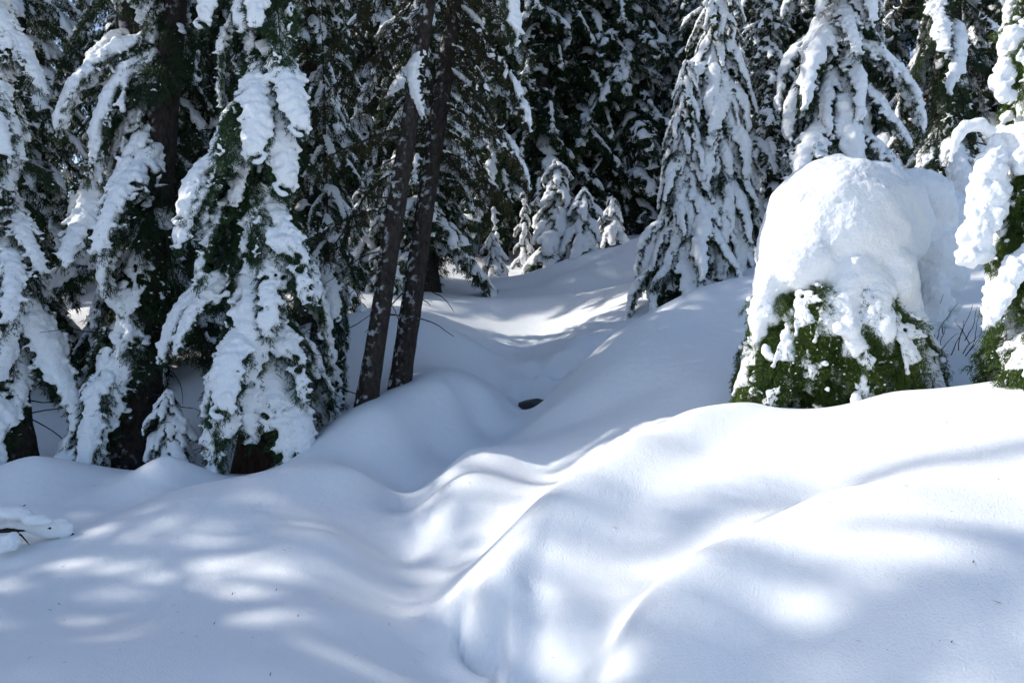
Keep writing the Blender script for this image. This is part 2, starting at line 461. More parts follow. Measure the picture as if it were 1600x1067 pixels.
def bough(seed, L=1.8, W=0.55, th0=5, th1=-70, ntw=34, snow=0.6, snow_r=0.085, detail=1.0, nl=0.045, nw=0.008,
          voxel=0.026, twig_droop=0.5, ratio=1.0, small=1.0, spread=0.45, wide=2.0, edge=0.45):
    rng = np.random.default_rng(seed)
    ns = 28
    s = np.linspace(0, 1, ns)
    th = np.radians(th0 + (th1 - th0) * s ** 0.8 + 7 * np.sin(s * 7 + seed))
    step = L / (ns - 1)
    ax = np.zeros((ns, 3)); ax[1:, 0] = np.cumsum(np.cos(th[:-1]) * step); ax[1:, 2] = np.cumsum(np.sin(th[:-1]) * step)
    ax[:, 1] = 0.06 * L * np.sin(s * 3.1 + seed * 1.7) * s
    tan = unit(np.gradient(ax, axis=0))
    lat = np.array([0, 1.0, 0])
    fol = [tube(ax, np.linspace(0.016, 0.004, ns) * L / 1.6, 5)]
    tips_p = []; tips_d = []
    big_c = []; big_r = []; sm_c = []; sm_r = []
    def cover(p, k=2.6, off=0.0):
        return mnoise.noise(Vector((p[0] * k + seed * 3.1, p[1] * k + off, p[2] * k)))
    def up_at(k):
        nrm = np.array([-tan[k, 2], 0, tan[k, 0]])          # upper / outer face of the bough
        return unit(nrm + np.array([0, 0, 0.7]))
    # snow along the axis
    for q in np.linspace(0.04, 0.98, int(26 * max(0.6, L / 1.8))):
        k = min(ns - 1, int(q * (ns - 1)))
        p = ax[k]
        c = cover(p, 2.2)
        if c > 0.28 - snow * 0.75:
            r = snow_r * (0.75 + 0.7 * max(c, -0.3) + 0.25 * rng.random()) * (1.0 - 0.45 * q) * (0.55 + 0.45 * min(1, q / 0.15))
            big_c.append(p + up_at(k) * r * 0.55); big_r.append((r * 1.15, r * wide, r * 0.95))
    for i in range(ntw):
        q = 0.05 + 0.94 * (i + rng.random() * 0.8) / ntw
        k = min(ns - 1, int(q * (ns - 1)))
        prof = (0.45 + 0.55 * min(1, q / 0.22)) * (1 - q) ** 0.5 + 0.12
        ln = W * prof * rng.uniform(0.7, 1.12)
        sd = 1 if i % 2 else -1
        a = math.radians(68 - 30 * q + rng.uniform(-8, 8))
        d = unit(tan[k] * math.cos(a) + lat * sd * math.sin(a) + 0.12 * rng.standard_normal(3))
        m = 8
        pp = [ax[k]]
        dd = [d]
        for j in range(m - 1):
            d = unit(d + np.array([0, 0, -twig_droop * 0.18 * (1 + 0.6 * rng.random())]) + tan[k] * 0.06)
            pp.append(pp[-1] + d * ln / (m - 1)); dd.append(d)
        pp = np.array(pp); dd = np.array(dd)
        fol.append(tube(pp, np.linspace(0.006, 0.002, m) * L / 1.6, 3))
        up = up_at(k)
        # twiglets
        nt2 = max(2, int(round(5 * detail * (ln / W + 0.35))))
        for j in range(nt2):
            u = (j + rng.random()) / nt2
            kk = min(m - 1, int(u * (m - 1)))
            for sg in (-1, 1):
                d2 = unit(dd[kk] * 0.9 + sg * 0.8 * np.cross(up, dd[kk]) + np.array([0, 0, -0.28]) + 0.25 * rng.standard_normal(3))
                l2 = 0.15 * W / 0.5 * rng.uniform(0.6, 1.2) * (1.1 - 0.5 * u)
                for w in (0.15, 0.4, 0.65, 0.9):
                    tips_p.append(pp[kk] + d2 * l2 * w + np.array([0, 0, -0.10 * l2 * w])); tips_d.append(d2)
        # snow on the twig
        for u in np.linspace(0.12, 1.0, max(4, int(6 * ln / 0.4))):
            kk = min(m - 1, int(u * (m - 1)))
            p = pp[kk]
            c = cover(p, 2.6, 9.0) + 0.5 * cover(p, 7.0, 4.0)
            if c > 0.30 - snow * 0.85 + edge * u * u:
                r = snow_r * (0.66 + 0.5 * c + 0.25 * rng.random()) * (1 - 0.42 * u) * (1 - 0.3 * q)
                big_c.append(p + up * r * 0.6 + 0.15 * r * rng.standard_normal(3)); big_r.append((r * 1.05, r * 1.05, r * 0.85))
        # little clumps resting on the needles
        for _ in range(int(5 * small + rng.random())):
            u = rng.uniform(0.25, 1.05); kk = min(m - 1, int(u * (m - 1)))
            p = pp[kk] + 0.06 * rng.standard_normal(3) * W
            if cover(p, 4.0, 2.0) > 0.05 - 0.35 * snow:
                r = max(voxel * 0.75, snow_r * rng.uniform(0.18, 0.42))
                sm_c.append(p + up * (0.008 + r * 0.3)); sm_r.append((r * rng.uniform(0.9, 1.6), r * rng.uniform(0.9, 1.6), r * 0.8))
    tips_p = np.array(tips_p); tips_d = np.array(tips_d)
    fol.append(needles(rng, tips_p, tips_d, max(1, int(round(5 * detail))), nl, nw, spread, 0.25))
    FV, FF = join(fol)
    if len(big_c):
        bv, bf = spheres(big_c + sm_c, big_r + sm_r, ICO1 if voxel > 0.05 else ICO2)
        SV, SF = melt(bv, bf, voxel, 3 if voxel < 0.05 else 1, snow_r * 0.35, CLOUD_BIG, ratio, fine=snow_r * 0.22)
    else:
        SV, SF = np.zeros((0, 3)), np.zeros((0, 3), int)
    return dict(fv=FV, ff=FF, sv=SV, sf=SF, L=L)

def bough_meshes(b, name, mat):
    fm = make_mesh('bough_' + name, b['fv'], b['ff'], smooth=False); fm.materials.append(mat)
    sm = make_mesh('snow_' + name, b['sv'], b['sf']); sm.materials.append(M_SNOW)
    return fm, sm, b['L']

def bough_matrix(pos, az, tilt, scale, mirror=False, roll=0.0):
    S = Matrix.Diagonal((scale, -scale if mirror else scale, scale, 1))
    return Matrix.Translation(Vector(tuple(float(c) for c in pos))) @ Matrix.Rotation(az, 4, 'Z') @ Matrix.Rotation(-tilt, 4, 'Y') @ Matrix.Rotation(roll, 4, 'X') @ S

def add_bough(parent, var, pos, az, tilt, scale, mirror=False, roll=0.0):
    fm, sm, L = var
    o = link('bough', fm, None, parent)
    o.matrix_local = bough_matrix(pos, az, tilt, scale, mirror, roll)
    s = link('snow_load', sm, None, o); s['kind'] = 'stuff'
    return o

# ---------------------------------------------------------------- trunks
def trunk_mesh(rng, h, r0, lean=(0, 0), bend=0.0, sides=18, rings=60, flare=0.5, rough=0.10, r1=None, buried=0.6):
    t = np.linspace(0, 1, rings) ** 1.3
    z = -buried + (h + buried) * t
    hh = np.clip(z / h, 0, 1)
    r1 = r0 * 0.12 if r1 is None else r1
    rad = (r0 + (r1 - r0) * hh ** 0.9) * (1 + flare * np.exp(-np.clip(z, 0, None) / (r0 * 2.2)))
    cx = lean[0] * z + bend * np.sin(hh * 3.1) ; cy = lean[1] * z + bend * 0.5 * np.sin(hh * 2.3 + 1)
    ang = np.linspace(0, 2 * np.pi, sides, endpoint=False)
    A, Z = np.meshgrid(ang, z)
    nz = vnoise(np.cos(A) * 2.2 / 0.3 + 40, np.sin(A) * 2.2 / 0.3 + Z * 0.9, int(rng.integers(1000))) - 0.5
    nz2 = vnoise(np.cos(A) * 5 + 10, np.sin(A) * 5 + Z * 6, int(rng.integers(1000))) - 0.5
    RR = rad[:, None] * (1 + rough * 2 * nz + rough * nz2)
    V = np.stack([cx[:, None] + RR * np.cos(A), cy[:, None] + RR * np.sin(A), Z], -1).reshape(-1, 3)
    i = np.arange(rings - 1)[:, None] * sides; j = np.arange(sides)[None]
    F = np.stack([i + j, i + (j + 1) % sides, i + sides + (j + 1) % sides, i + sides + j], -1).reshape(-1, 4)
    def centre(zz):
        q = min(1, max(0, zz / h))
        return np.array([lean[0] * zz + bend * math.sin(q * 3.1), lean[1] * zz + bend * 0.5 * math.sin(q * 2.3 + 1), zz])
    return V, F, centre

# ---------------------------------------------------------------- bough kinds
CED = [bough_meshes(bough(10 + i, L=1.6, W=0.50, th0=(-30, -20, -38, -25, -30)[i], th1=(-84, -80, -87, -76, -88)[i], snow=(0.75, 0.95, 0.6, 0.85, 0.10)[i],
       snow_r=(0.075, 0.085, 0.065, 0.08, 0.04)[i], twig_droop=0.9, voxel=0.02, small=1.8, edge=0.7, wide=2.4), 'cedar', M_CEDAR) for i in range(5)]
FIR = [bough_meshes(bough(30 + i, L=2.0, W=0.58, th0=(-25, -15, -32, -20, -28)[i], th1=(-70, -76, -82, -66, -84)[i], snow=(0.8, 0.95, 0.55, 0.8, 0.10)[i],
       snow_r=(0.08, 0.09, 0.07, 0.085, 0.045)[i], twig_droop=0.8, voxel=0.022, small=1.8, edge=0.6, wide=2.4), 'fir', M_NEEDLE) for i in range(5)]
HVY = [bough_meshes(bough(50 + i, L=1.5, W=0.36, th0=(-20, -35, -10, -30, -40)[i], th1=(-86, -90, -84, -88, -89)[i], snow=(1.0, 1.2, 0.8, 0.95, 0.3)[i],
       snow_r=(0.075, 0.09, 0.07, 0.08, 0.05)[i], twig_droop=1.0, ntw=30, wide=1.9, small=1.6, voxel=0.024), 'laden', M_NEEDLE) for i in range(5)]
DARK = [bough_meshes(bough(60 + i, L=1.2, W=0.6, th0=-10, th1=-60, snow=-0.25, snow_r=0.04, ntw=26, small=0.5), 'inner', M_NEEDLE) for i in range(2)]
GRN = [bough_meshes(bough(70 + i, L=1.2, W=0.50, th0=(0, -25, 10, -15)[i], th1=(-84, -86, -76, -80)[i], snow=(0.3, 0.6, 0.1, 0.9)[i],
       snow_r=(0.05, 0.065, 0.04, 0.075)[i], twig_droop=0.55, ntw=36, nl=0.06, nw=0.0075, spread=0.6, detail=1.0, small=1.8, voxel=0.018, wide=1.8, edge=0.6), 'bush', M_BUSH) for i in range(4)]
FRO = [bough_meshes(bough(90 + i, L=1.7, W=0.5, th0=(0, -10, 5)[i], th1=(-48, -60, -40)[i], snow=(0.12, 0.3, 0.0)[i],
       snow_r=(0.035, 0.045, 0.03)[i], twig_droop=0.7, ntw=26, detail=0.7, voxel=0.022, small=1.6), 'frosted', M_BACKLIT) for i in range(3)]
# coarse ones for the forest behind
BACK = [bough(110 + i, L=2.4, W=0.8, th0=(-8, -15, 0, -20, -5)[i], th1=(-66, -74, -60, -80, -70)[i], ntw=20, snow=(0.55, 0.35, 0.8, 0.45, 0.0)[i],
        snow_r=(0.095, 0.08, 0.105, 0.09, 0.06)[i], detail=0.55, nl=0.13, nw=0.022, voxel=0.055, small=1.2, ratio=0.55, twig_droop=0.8, spread=0.4) for i in range(5)]
YOUNG = [bough(130 + i, L=0.9, W=0.36, th0=(-20, -35, -15)[i], th1=(-84, -88, -80)[i], ntw=14, snow=(1.0, 0.8, 1.2)[i],
        snow_r=(0.095, 0.085, 0.11)[i], detail=0.6, nl=0.07, nw=0.014, voxel=0.035, small=1.0, ratio=0.6, twig_droop=0.8) for i in range(3)]

# ---------------------------------------------------------------- tree builders
def near_tree(name, label, base, h, r0, variants, n, z0, z1, length, lean=(0, 0), bend=0.0, az=None, tilt=(-0.25, 0.15),
              bark=None, weights=None, group=None, cat='tree', seed=1, flare=0.5, inner=0, vary=(0.8, 1.15), dead=0):
    """a tree close enough to tell its boughs apart: trunk > , bough > snow_load"""
    rng = np.random.default_rng(seed)
    root = empty(name, base); tag(root, label, cat, group)
    V, F, centre = trunk_mesh(rng, h, r0, lean, bend, flare=flare)
    link('trunk', make_mesh('trunk', V, F), bark or M_BARK, root)
    ga = rng.uniform(0, 6.28)
    for i in range(n):
        f = (i + rng.random() * 0.7) / n
        z = z0 + (z1 - z0) * f
        ga += 2.399963 + rng.uniform(-0.35, 0.35)
        a = ga if az is None else az(f, rng, ga)
        if a is None: continue
        var = variants[int(rng.choice(len(variants), p=weights))]
        ln = length(f) * rng.uniform(*vary)
        add_bough(root, var, centre(z), a, rng.uniform(*tilt), ln / var[2], rng.random() < 0.5, rng.uniform(-0.2, 0.2))
    for i in range(dead):
        z = rng.uniform(0.15, z0 + 0.3); a = rng.uniform(2.6, 7.0)
        d = np.array([math.cos(a), math.sin(a), rng.uniform(-0.35, 0.1)])
        twig(root, centre(z) + d * r0 * 0.7, d, rng.uniform(0.3, 1.0), 0.009, rng, 0.4, 0.06, mat=M_BARK, name='branch')
    for i in range(inner):
        z = z0 + (z1 - z0) * 0.75 * (i + rng.random()) / inner
        var = DARK[i % 2]
        add_bough(root, var, centre(z), rng.uniform(0, 6.28), rng.uniform(-0.4, 0.1), rng.uniform(0.6, 1.0) * length((z - z0) / (z1 - z0)) * 0.62 / var[2], rng.random() < 0.5)
    return root

def crown_arrays(rng, lib, n, z0, z1, length, centre, tilt=(-0.2, 0.15), weights=None):
    fp = []; sp = []
    ga = 0
    for i in range(n):
        f = (i + rng.random() * 0.8) / n
        z = z0 + (z1 - z0) * f
        ga += 2.399963 + rng.uniform(-0.5, 0.5)
        b = lib[int(rng.choice(len(lib), p=weights))]
        sc = length(f) * rng.uniform(0.75, 1.2) / b['L']
        mir = rng.random() < 0.5
        Mx = np.array(bough_matrix(centre(z), ga, rng.uniform(*tilt), sc, mir, rng.uniform(-0.3, 0.3)))
        tr = lambda v: v @ Mx[:3, :3].T + Mx[:3, 3]
        fp.append((tr(b['fv']), b['ff']))
        if len(b['sv']):
            sp.append((tr(b['sv']), b['sf'][:, ::-1] if mir else b['sf']))
    return join(fp), join(sp)

def forest_proto(seed, h, r0, lib, n, z0, length, lean=(0, 0), bend=0.1, weights=None, tilt=(-0.2, 0.15), bark=None, mat=None):
    rng = np.random.default_rng(seed)
    V, F, centre = trunk_mesh(rng, h, r0, lean, bend, sides=10, rings=26, buried=0.8)
    (cv, cf), (sv, sf) = crown_arrays(rng, lib, n, z0, h * 0.985, length, centre, tilt, weights)
    tm = make_mesh('trunk', V, F); tm.materials.append(bark or M_BARK)
    cm = make_mesh('crown', cv, cf, smooth=False); cm.materials.append(mat or M_NEEDLE)
    sm = make_mesh('snow', sv, sf); sm.materials.append(M_SNOW)
    return tm, cm, sm

def plant(proto, name, label, xy, scale=1.0, rot=0.0, group=None, cat='tree', dz=0.0, lean=(0, 0), zs=1.0):
    tm, cm, sm = proto
    x, y = xy
    root = empty(name, (x, y, hz(x, y) + dz))
    root.rotation_euler = (lean[0], lean[1], rot)
    root.scale = (scale, scale, scale * zs)
    tag(root, label, cat, group)
    link('trunk', tm, None, root)
    c = link('crown', cm, None, root)
    link('snow_load', sm, None, c)['kind'] = 'stuff'
    return root

def xyp(px, Y):
    return ((px - 800.0) / FPX * Y, Y)

# ---------------------------------------------------------------- twin trunks in the middle
def twig(parent, p0, d0, ln, r, rng, wob=0.35, sag=0.0, n=9, mat=None, name='twig'):
    p = [np.array(p0, float)]; d = np.array(d0, float)
    for i in range(n - 1):
        d = unit(d + wob * rng.standard_normal(3) * 0.4 + np.array([0, 0, -sag])); p.append(p[-1] + d * ln / (n - 1))
    V, F = tube(np.array(p), np.linspace(r, r * 0.3, n), 5)
    return link(name, make_mesh(name, V, F), mat or M_BARK_RED, parent), p
def bare_trunk(name, label, px, py, Y, top_px, h, r0, bend, seed, boughs):
    rng = np.random.default_rng(seed)
    base = P(px, py, Y); base[2] = hz(base[0], base[1]) - 0.05
    lean = (((top_px - px) / FPX * Y) / ((py - 0) / FPX * Y), 0.01)
    root = empty(name, base); tag(root, label, 'tree')
    V, F, centre = trunk_mesh(rng, h, r0, lean, bend, sides=22, rings=150, flare=0.12, rough=0.06, r1=r0 * 0.25)
    link('trunk', make_mesh('trunk', V, F), M_BARK, root)
    for (z, a, tilt, ln, k) in boughs:
        var = FRO[k] if k < 3 else FIR[k - 3]
        add_bough(root, var, centre(z), R(a), tilt, ln / var[2], rng.random() < 0.5)
    for i in range(16):
        z = rng.uniform(0.9, 4.6); a = rng.uniform(0, 6.28)
        d = np.array([math.cos(a), math.sin(a), rng.uniform(-0.5, 0.1)])
        twig(root, centre(z) + d * r0 * 0.6, d, rng.uniform(0.12, 0.3) if i % 2 else rng.uniform(0.4, 0.9), 0.011, rng, 0.3, 0.05, mat=M_BARK, name='branch')
    # boughs of the hidden upper crown
    for i in range(46):
        f = i / 46; z = 6.2 + f * (h - 6.4)
        var = (FRO + FIR)[int(rng.integers(6))]
        add_bough(root, var, centre(z), rng.uniform(0, 6.28), rng.uniform(-0.2, 0.1), (2.3 - 1.8 * f) / var[2])
    return root, centre

def snow_blob(name, parent, items, voxel=0.03, disp=0.05, fine=0.02, sm=3, mat=None):
    """items: (centre, radii) in the parent's frame"""
    v, f = spheres([i[0] for i in items], [i[1] for i in items], ICO2)
    V, F = melt(v, f, voxel, sm, disp, CLOUD_BIG, 1.0, fine)
    o = link(name, make_mesh(name, V, F), mat or M_SNOW, parent); o['kind'] = 'stuff'
    return o

bare_trunk('fir_tree', 'left of the two close bare dark trunks in the middle, leaning right', 572, 634, 9.1, 668, 15, 0.122, 0.0, 5,
    [(2.3, 185, -.1, 1.2, 2), (2.7, 165, -.35, 1.5, 0), (3.2, 195, -.2, 1.5, 2), (3.6, 150, -.3, 1.3, 1), (4.1, 222, -.75, 0.85, 4), (4.3, 180, -.3, 1.7, 2),
     (4.9, 130, -.2, 1.6, 0), (5.0, 70, -.3, 1.5, 0), (4.6, 160, -.3, 1.6, 1), (5.1, 190, -.3, 1.7, 0)])
bare_trunk('fir_tree', 'right of the two close bare dark trunks in the middle, slightly thicker', 624, 608, 9.7, 714, 17, 0.132, -0.03, 6,
    [(2.9, -12, -.15, 1.2, 0), (3.2, 20, -.35, 1.5, 0), (3.5, -25, -.35, 1.5, 2), (3.9, 5, -.3, 1.8, 1), (4.2, -35, -.45, 1.3, 0), (4.4, 40, -.2, 1.7, 2),
     (4.7, -10, -.4, 1.9, 1), (5.0, -28, -.4, 1.6, 0), (4.9, 80, -.2, 1.6, 0), (3.0, 50, -.4, 1.3, 2)])

# ---------------------------------------------------------------- big trees of the left hollow
def on_ground(px, Y, dz=0.0):
    x, y = xyp(px, Y)
    return (x, y, hz(x, y) + dz)

def left_az(lo, hi):
    def f(q, rng, ga):
        a = ga % (2 * math.pi)
        return R(lo) + (R(hi) - R(lo)) * rng.random() if rng.random() < 0.82 else a
    return f

near_tree('fir_tree', 'tall dark fir with long snow-laden boughs sweeping left, thick leaning trunk', on_ground(205, 9.3), 17, 0.25,
    FIR, 84, 1.5, 16.6, lambda f: 2.1 - 1.6 * f, lean=(0.085, 0.0), inner=30, dead=22, az=left_az(150, 262), tilt=(-0.5, 0.0), seed=21, weights=[.2, .2, .2, .15, .25])
near_tree('fir_tree', 'dark half-hidden fir trunk close behind the tall fir of sweeping boughs', on_ground(185, 9.9), 16, 0.2,
    FIR, 40, 2.6, 15.6, lambda f: 1.8 - 1.3 * f, lean=(0.02, 0.0), seed=22, weights=[.1, .1, .2, .1, .5])
near_tree('cedar_tree', 'green drooping cedar with thick white snow tongues, left of twin trunks', on_ground(408, 8.75), 14, 0.2,
    CED, 122, 1.2, 13.6, lambda f: 1.72 - 1.2 * f, inner=40, dead=18, lean=(0.012, 0.0), seed=23, az=left_az(195, 345), tilt=(-0.35, 0.15), bark=M_BARK_RED, weights=[.17, .2, .18, .15, .30], flare=0.7)
near_tree('cedar_tree', 'small drooping cedar on thin stems between big cedar and twin trunks', on_ground(516, 9.9), 5.2, 0.055,
    CED, 34, 0.9, 5.1, lambda f: 0.95 - 0.7 * f, lean=(-0.02, 0.0), seed=24, dead=8, weights=[.2, .1, .3, .1, .3])
near_tree('fir_tree', 'low snow-covered boughs of a fir at the left edge of the view', on_ground(20, 8.9), 12, 0.2,
    FIR, 74, 1.0, 11.6, lambda f: 1.75 - 1.35 * f, lean=(-0.05, 0), seed=25, inner=20, dead=16, az=left_az(225, 350), tilt=(-0.5, 0.0), weights=[.2, .2, .2, .15, .25])

# ---------------------------------------------------------------- snowy cedar right of the meadow and the trees round it
near_tree('cedar_tree', 'snow-plastered pointed cedar right of the meadow, its left side sunlit', on_ground(1120, 13.0), 5.0, 0.09,
    HVY, 150, 0.9, 4.95, lambda f: 1.8 - 1.2 * f, seed=31, tilt=(-0.35, 0.1), inner=16, vary=(0.65, 1.15), weights=[.25, .22, .2, .2, .13])
near_tree('cedar_tree', 'shorter snow-plastered cedar close on the left of the pointed one', on_ground(1058, 12.8), 3.9, 0.06,
    HVY, 92, 0.6, 3.85, lambda f: 1.5 - 1.0 * f, seed=32, tilt=(-0.35, 0.1), inner=10, vary=(0.65, 1.15), lean=(0.04, 0), weights=[.25, .2, .2, .2, .15])
near_tree('cedar_tree', 'thin snowy cedar stem tucked against the right of the pointed one', on_ground(1160, 13.4), 4.2, 0.05,
    HVY, 34, 1.0, 4.1, lambda f: 1.2 - 0.8 * f, seed=36, tilt=(-0.3, 0.15), vary=(0.55, 1.2), lean=(-0.04, 0))
near_tree('fir_tree', 'big fir behind the domed bush with broad lobes of snow', on_ground(1310, 12.4), 15, 0.25,
    HVY[:4] + FIR[:4], 185, 1.0, 14.6, lambda f: 2.0 - 1.5 * f, seed=33, tilt=(-0.4, 0.05), inner=30, vary=(0.6, 1.2))
near_tree('fir_tree', 'shaded dark fir behind the domed bush, right of the lobed one', on_ground(1480, 13.4), 15, 0.27,
    [FIR[2], FIR[4], HVY[2], FRO[1], FIR[4]], 90, 0.8, 14.6, lambda f: 2.1 - 1.5 * f, seed=34, tilt=(-0.4, 0.0), inner=30)

# ---------------------------------------------------------------- the forest behind
PF = [forest_proto(201, 19, 0.30, BACK, 120, 1.2, lambda f: 3.0 - 2.4 * f, weights=[.2, .25, .1, .2, .25]),
      forest_proto(202, 22, 0.34, BACK, 125, 1.8, lambda f: 3.2 - 2.6 * f, weights=[.12, .25, .03, .2, .4]),
      forest_proto(203, 16, 0.22, BACK, 110, 0.7, lambda f: 2.4 - 1.9 * f, weights=[.3, .1, .35, .2, .05])]
PY = [forest_proto(211, 2.7, 0.035, YOUNG, 34, 0.5, lambda f: 1.15 - 0.7 * f, bend=0.02),
      forest_proto(212, 1.9, 0.03, YOUNG, 26, 0.4, lambda f: 1.0 - 0.55 * f, bend=0.03),
      forest_proto(213, 3.4, 0.04, YOUNG, 22, 0.6, lambda f: 0.9 - 0.55 * f, bend=0.05)]

BG = [  # px, distance, proto, scale, rotation, label
 (14, 12.5, 2, 0.95, 0.3, 'snow-laden fir in the top left corner, nearest the left edge'),
 (58, 17.5, 2, 0.85, 1.3, 'slim fir before the patch of blue sky at top left'),
 (238, 12.6, 1, 0.62, 1.1, 'small dark fir standing behind the tall left fir, low boughs'), (345, 13.0, 1, 0.6, 2.6, 'small dark fir standing close behind the green cedar'), (480, 13.8, 1, 0.58, 0.4, 'small dark fir behind the thin-stemmed little cedar'),
 (215, 19.5, 0, 0.9, 2.3, "dim fir glimpsed above and behind the tall left fir's leaning trunk"), (262, 27.0, 0, 0.95, 4.0, 'dim far fir in the gap between tall left fir and green cedar'), (330, 21.0, 1, 0.9, 0.6, 'dim tall fir right behind the top of the green cedar'),
 (455, 28.5, 0, 0.95, 2.8, 'dim fir behind the right side of the green cedar'), (400, 29.0, 1, 1.0, 5.0, 'dim far fir hidden mostly by the green cedar'),
 (585, 19.5, 1, 0.95, 1.7, 'fir with a pale brown sunlit trunk left of the twin trunks'),
 (540, 27.0, 0, 1.1, 3.7, 'dim far fir left of the pale-trunked one'),
 (668, 16.5, 0, 0.72, 0.9, 'bright frosted fir standing just behind the twin trunks'),
 (772, 24.5, 1, 1.0, 2.0, 'dark fir with bare lower trunk right of the twin trunks'),
 (845, 25.0, 1, 1.0, 4.4, 'tall dark fir at the back of the meadow, left of the small sunlit trees'),
 (905, 26.0, 1, 1.05, 5.4, 'tall dark fir directly behind the small sunlit young trees'),
 (985, 25.5, 0, 1.0, 3.2, 'dark fir at the right end of the meadow, behind the pointed cedar'),
 (720, 30.0, 0, 1.1, 1.0, 'dim far fir in the gap right of the twin trunks'), (810, 33.0, 0, 1.1, 3.0, 'dim far fir between the two dark firs left of the young trees'), (880, 32.0, 1, 1.1, 0.2, 'dim far fir above the tallest young fir'), (950, 31.0, 0, 1.1, 2.2, 'dim far fir above the skinny young fir'), (640, 29.0, 1, 1.1, 5.9, 'dim far fir seen between the twin trunks'),
 (1165, 20.5, 2, 0.85, 0.4, 'thin snow-covered spire right of the pointed cedar'),
 (1205, 18.0, 2, 0.55, 2.4, 'short slender snowy fir between pointed cedar and lobed fir'),
 (1090, 27.0, 0, 1.1, 4.9, "dim far fir behind the pointed cedar's top"), (1130, 23.0, 2, 1.0, 3.3, "snowy fir filling the gap behind the pointed cedar's right side"), (1250, 22.0, 0, 1.0, 1.2, 'snowy fir behind the left side of the lobed fir'), (1380, 20.0, 0, 0.95, 5.2, 'snowy fir behind the right side of the lobed fir'),
 (1540, 15.5, 2, 0.95, 1.9, 'blue-shaded snowy fir between the dark fir and the right-edge tree'),
 (1600, 19.0, 0, 1.0, 0.8, 'dim fir in the top right corner behind the right-edge tree'), (1470, 24.0, 0, 1.1, 2.7, 'dim far fir behind the shaded dark fir'), (1310, 28.0, 2, 1.2, 0.1, 'dim far fir hidden mostly by the lobed fir'), (1180, 31.0, 1, 1.1, 3.9, None),
 (1700, 14.0, 0, 0.9, 3.6, None), (1030, 34.0, 1, 1.2, 1.5, None), (250, 30.0, 0, 1.1, 0.9, None), (215, 29.0, 1, 1.1, 2.1, None), (-20, 20.0, 0, 1.0, 5.6, None),
 (460, 33.0, 0, 1.1, 4.1, None), (1560, 29.0, 1, 1.1, 0.5, None), (570, 36.0, 1, 1.2, 2.9, None), (340, 38.0, 0, 1.2, 1.1, None),
]
for px, Y, k, sc, rot, lab in BG:
    plant(PF[k], 'fir_tree', lab or 'dim snow-dusted fir deep in the forest behind the nearer trees', xyp(px, Y), sc, rot,
          group='forest trees behind the meadow')
# far rows closing the wood
rng = np.random.default_rng(77)
for i in range(26):
    Y = 40 + rng.random() * 14
    x = -34 + 68 * (i + rng.random()) / 26
    if -33 < x < -20: continue
    plant(PF[i % 3], 'fir_tree', 'dim snow-dusted fir deep in the forest behind the nearer trees', (x, Y), 1.1 + 0.3 * rng.random(), rng.random() * 6.28,
          group='forest trees behind the meadow')

YG = [(772, 20.6, 1, 0.72, 0.2, 'leftmost of the small young firs, shaded and low'),
      (820, 21.6, 2, 0.66, 1.4, 'skinny young fir, second from the left of the small ones'),
      (874, 20.6, 0, 1.3, 2.2, 'tallest of the small young firs at the meadow edge, snow-capped'),
      (914, 20.2, 1, 1.0, 3.0, 'rounded young fir leaning on the right of the tallest small one'),
      (958, 21.6, 1, 0.8, 4.0, 'low young fir, rightmost of the small ones')]
for px, Y, k, sc, rot, lab in YG:
    plant(PY[k], 'young_fir', lab, xyp(px, Y), sc, rot, group='young firs at the meadow edge', dz=-0.1, zs=0.85 if k == 0 else 1.0, lean=(0.0, 0.07 * math.sin(px)))
plant(PY[0], 'young_fir', 'snowy young fir beside the pale trunk left of the twin trunks', xyp(575, 17.0), 1.0, 0.7, dz=-0.1)
plant(PY[2], 'young_fir', 'snowy young fir half hidden behind the left twin trunk', xyp(610, 16.0), 0.85, 1.7, dz=-0.1)
plant(PY[1], 'young_fir', 'dark low sapling in the hollow below the tall left fir', xyp(140, 8.9), 0.62, 2.7, dz=-0.1)
plant(PY[1], 'young_fir', 'drooping low sapling between the tall left fir and the green cedar', xyp(262, 8.7), 0.55, 0.7, dz=-0.1)

# trees beyond the left edge of the view, whose crowns break the sunlight
u_ = np.array([SUN_AZ.x, SUN_AZ.y]); n_ = np.array([-u_[1] * -1.0, -u_[0]])
def shade(s, t): return tuple(s * n_ + t * u_)
SH = [  # across the light, along the light, how far the shadow reaches, kind, breadth
      (1.4, 14, -4, 1, 1.0), (2.2, 16, -4, 0, 1.0), (2.9, 18, -5.0, 1, 1.1), (3.55, 17, -4.5, 0, 1.25), (4.2, 19, 0.4, 2, 1.6), (4.95, 20, -4.0, 2, 0.6), (5.5, 22, 2.0, 0, 1.8), (6.0, 19, 1.6, 2, 1.8),
      (6.5, 22, 1.0, 0, 1.7), (7.2, 19, 1.5, 0, 1.5), (7.9, 15, 0.5, 1, 1.5), (8.6, 13, -3, 0, 1.1), (9.5, 12, -8, 0, 1.0), (10.4, 13, -8, 1, 1.0), (9.0, 16.5, -6, 0, 1.1)]
for i, (s, t, reach, k, wd) in enumerate(SH):
    x_, y_ = shade(s, t)
    h = -1.0 + math.tan(SUN_EL) * (t - reach) - hz(x_, y_)
    plant(PF[k], 'fir_tree', 'tall fir standing beyond the left edge of the view', (x_, y_), wd * h / (19, 22, 16)[k], i * 1.3, group='firs left of the view', zs=1.0 / wd)

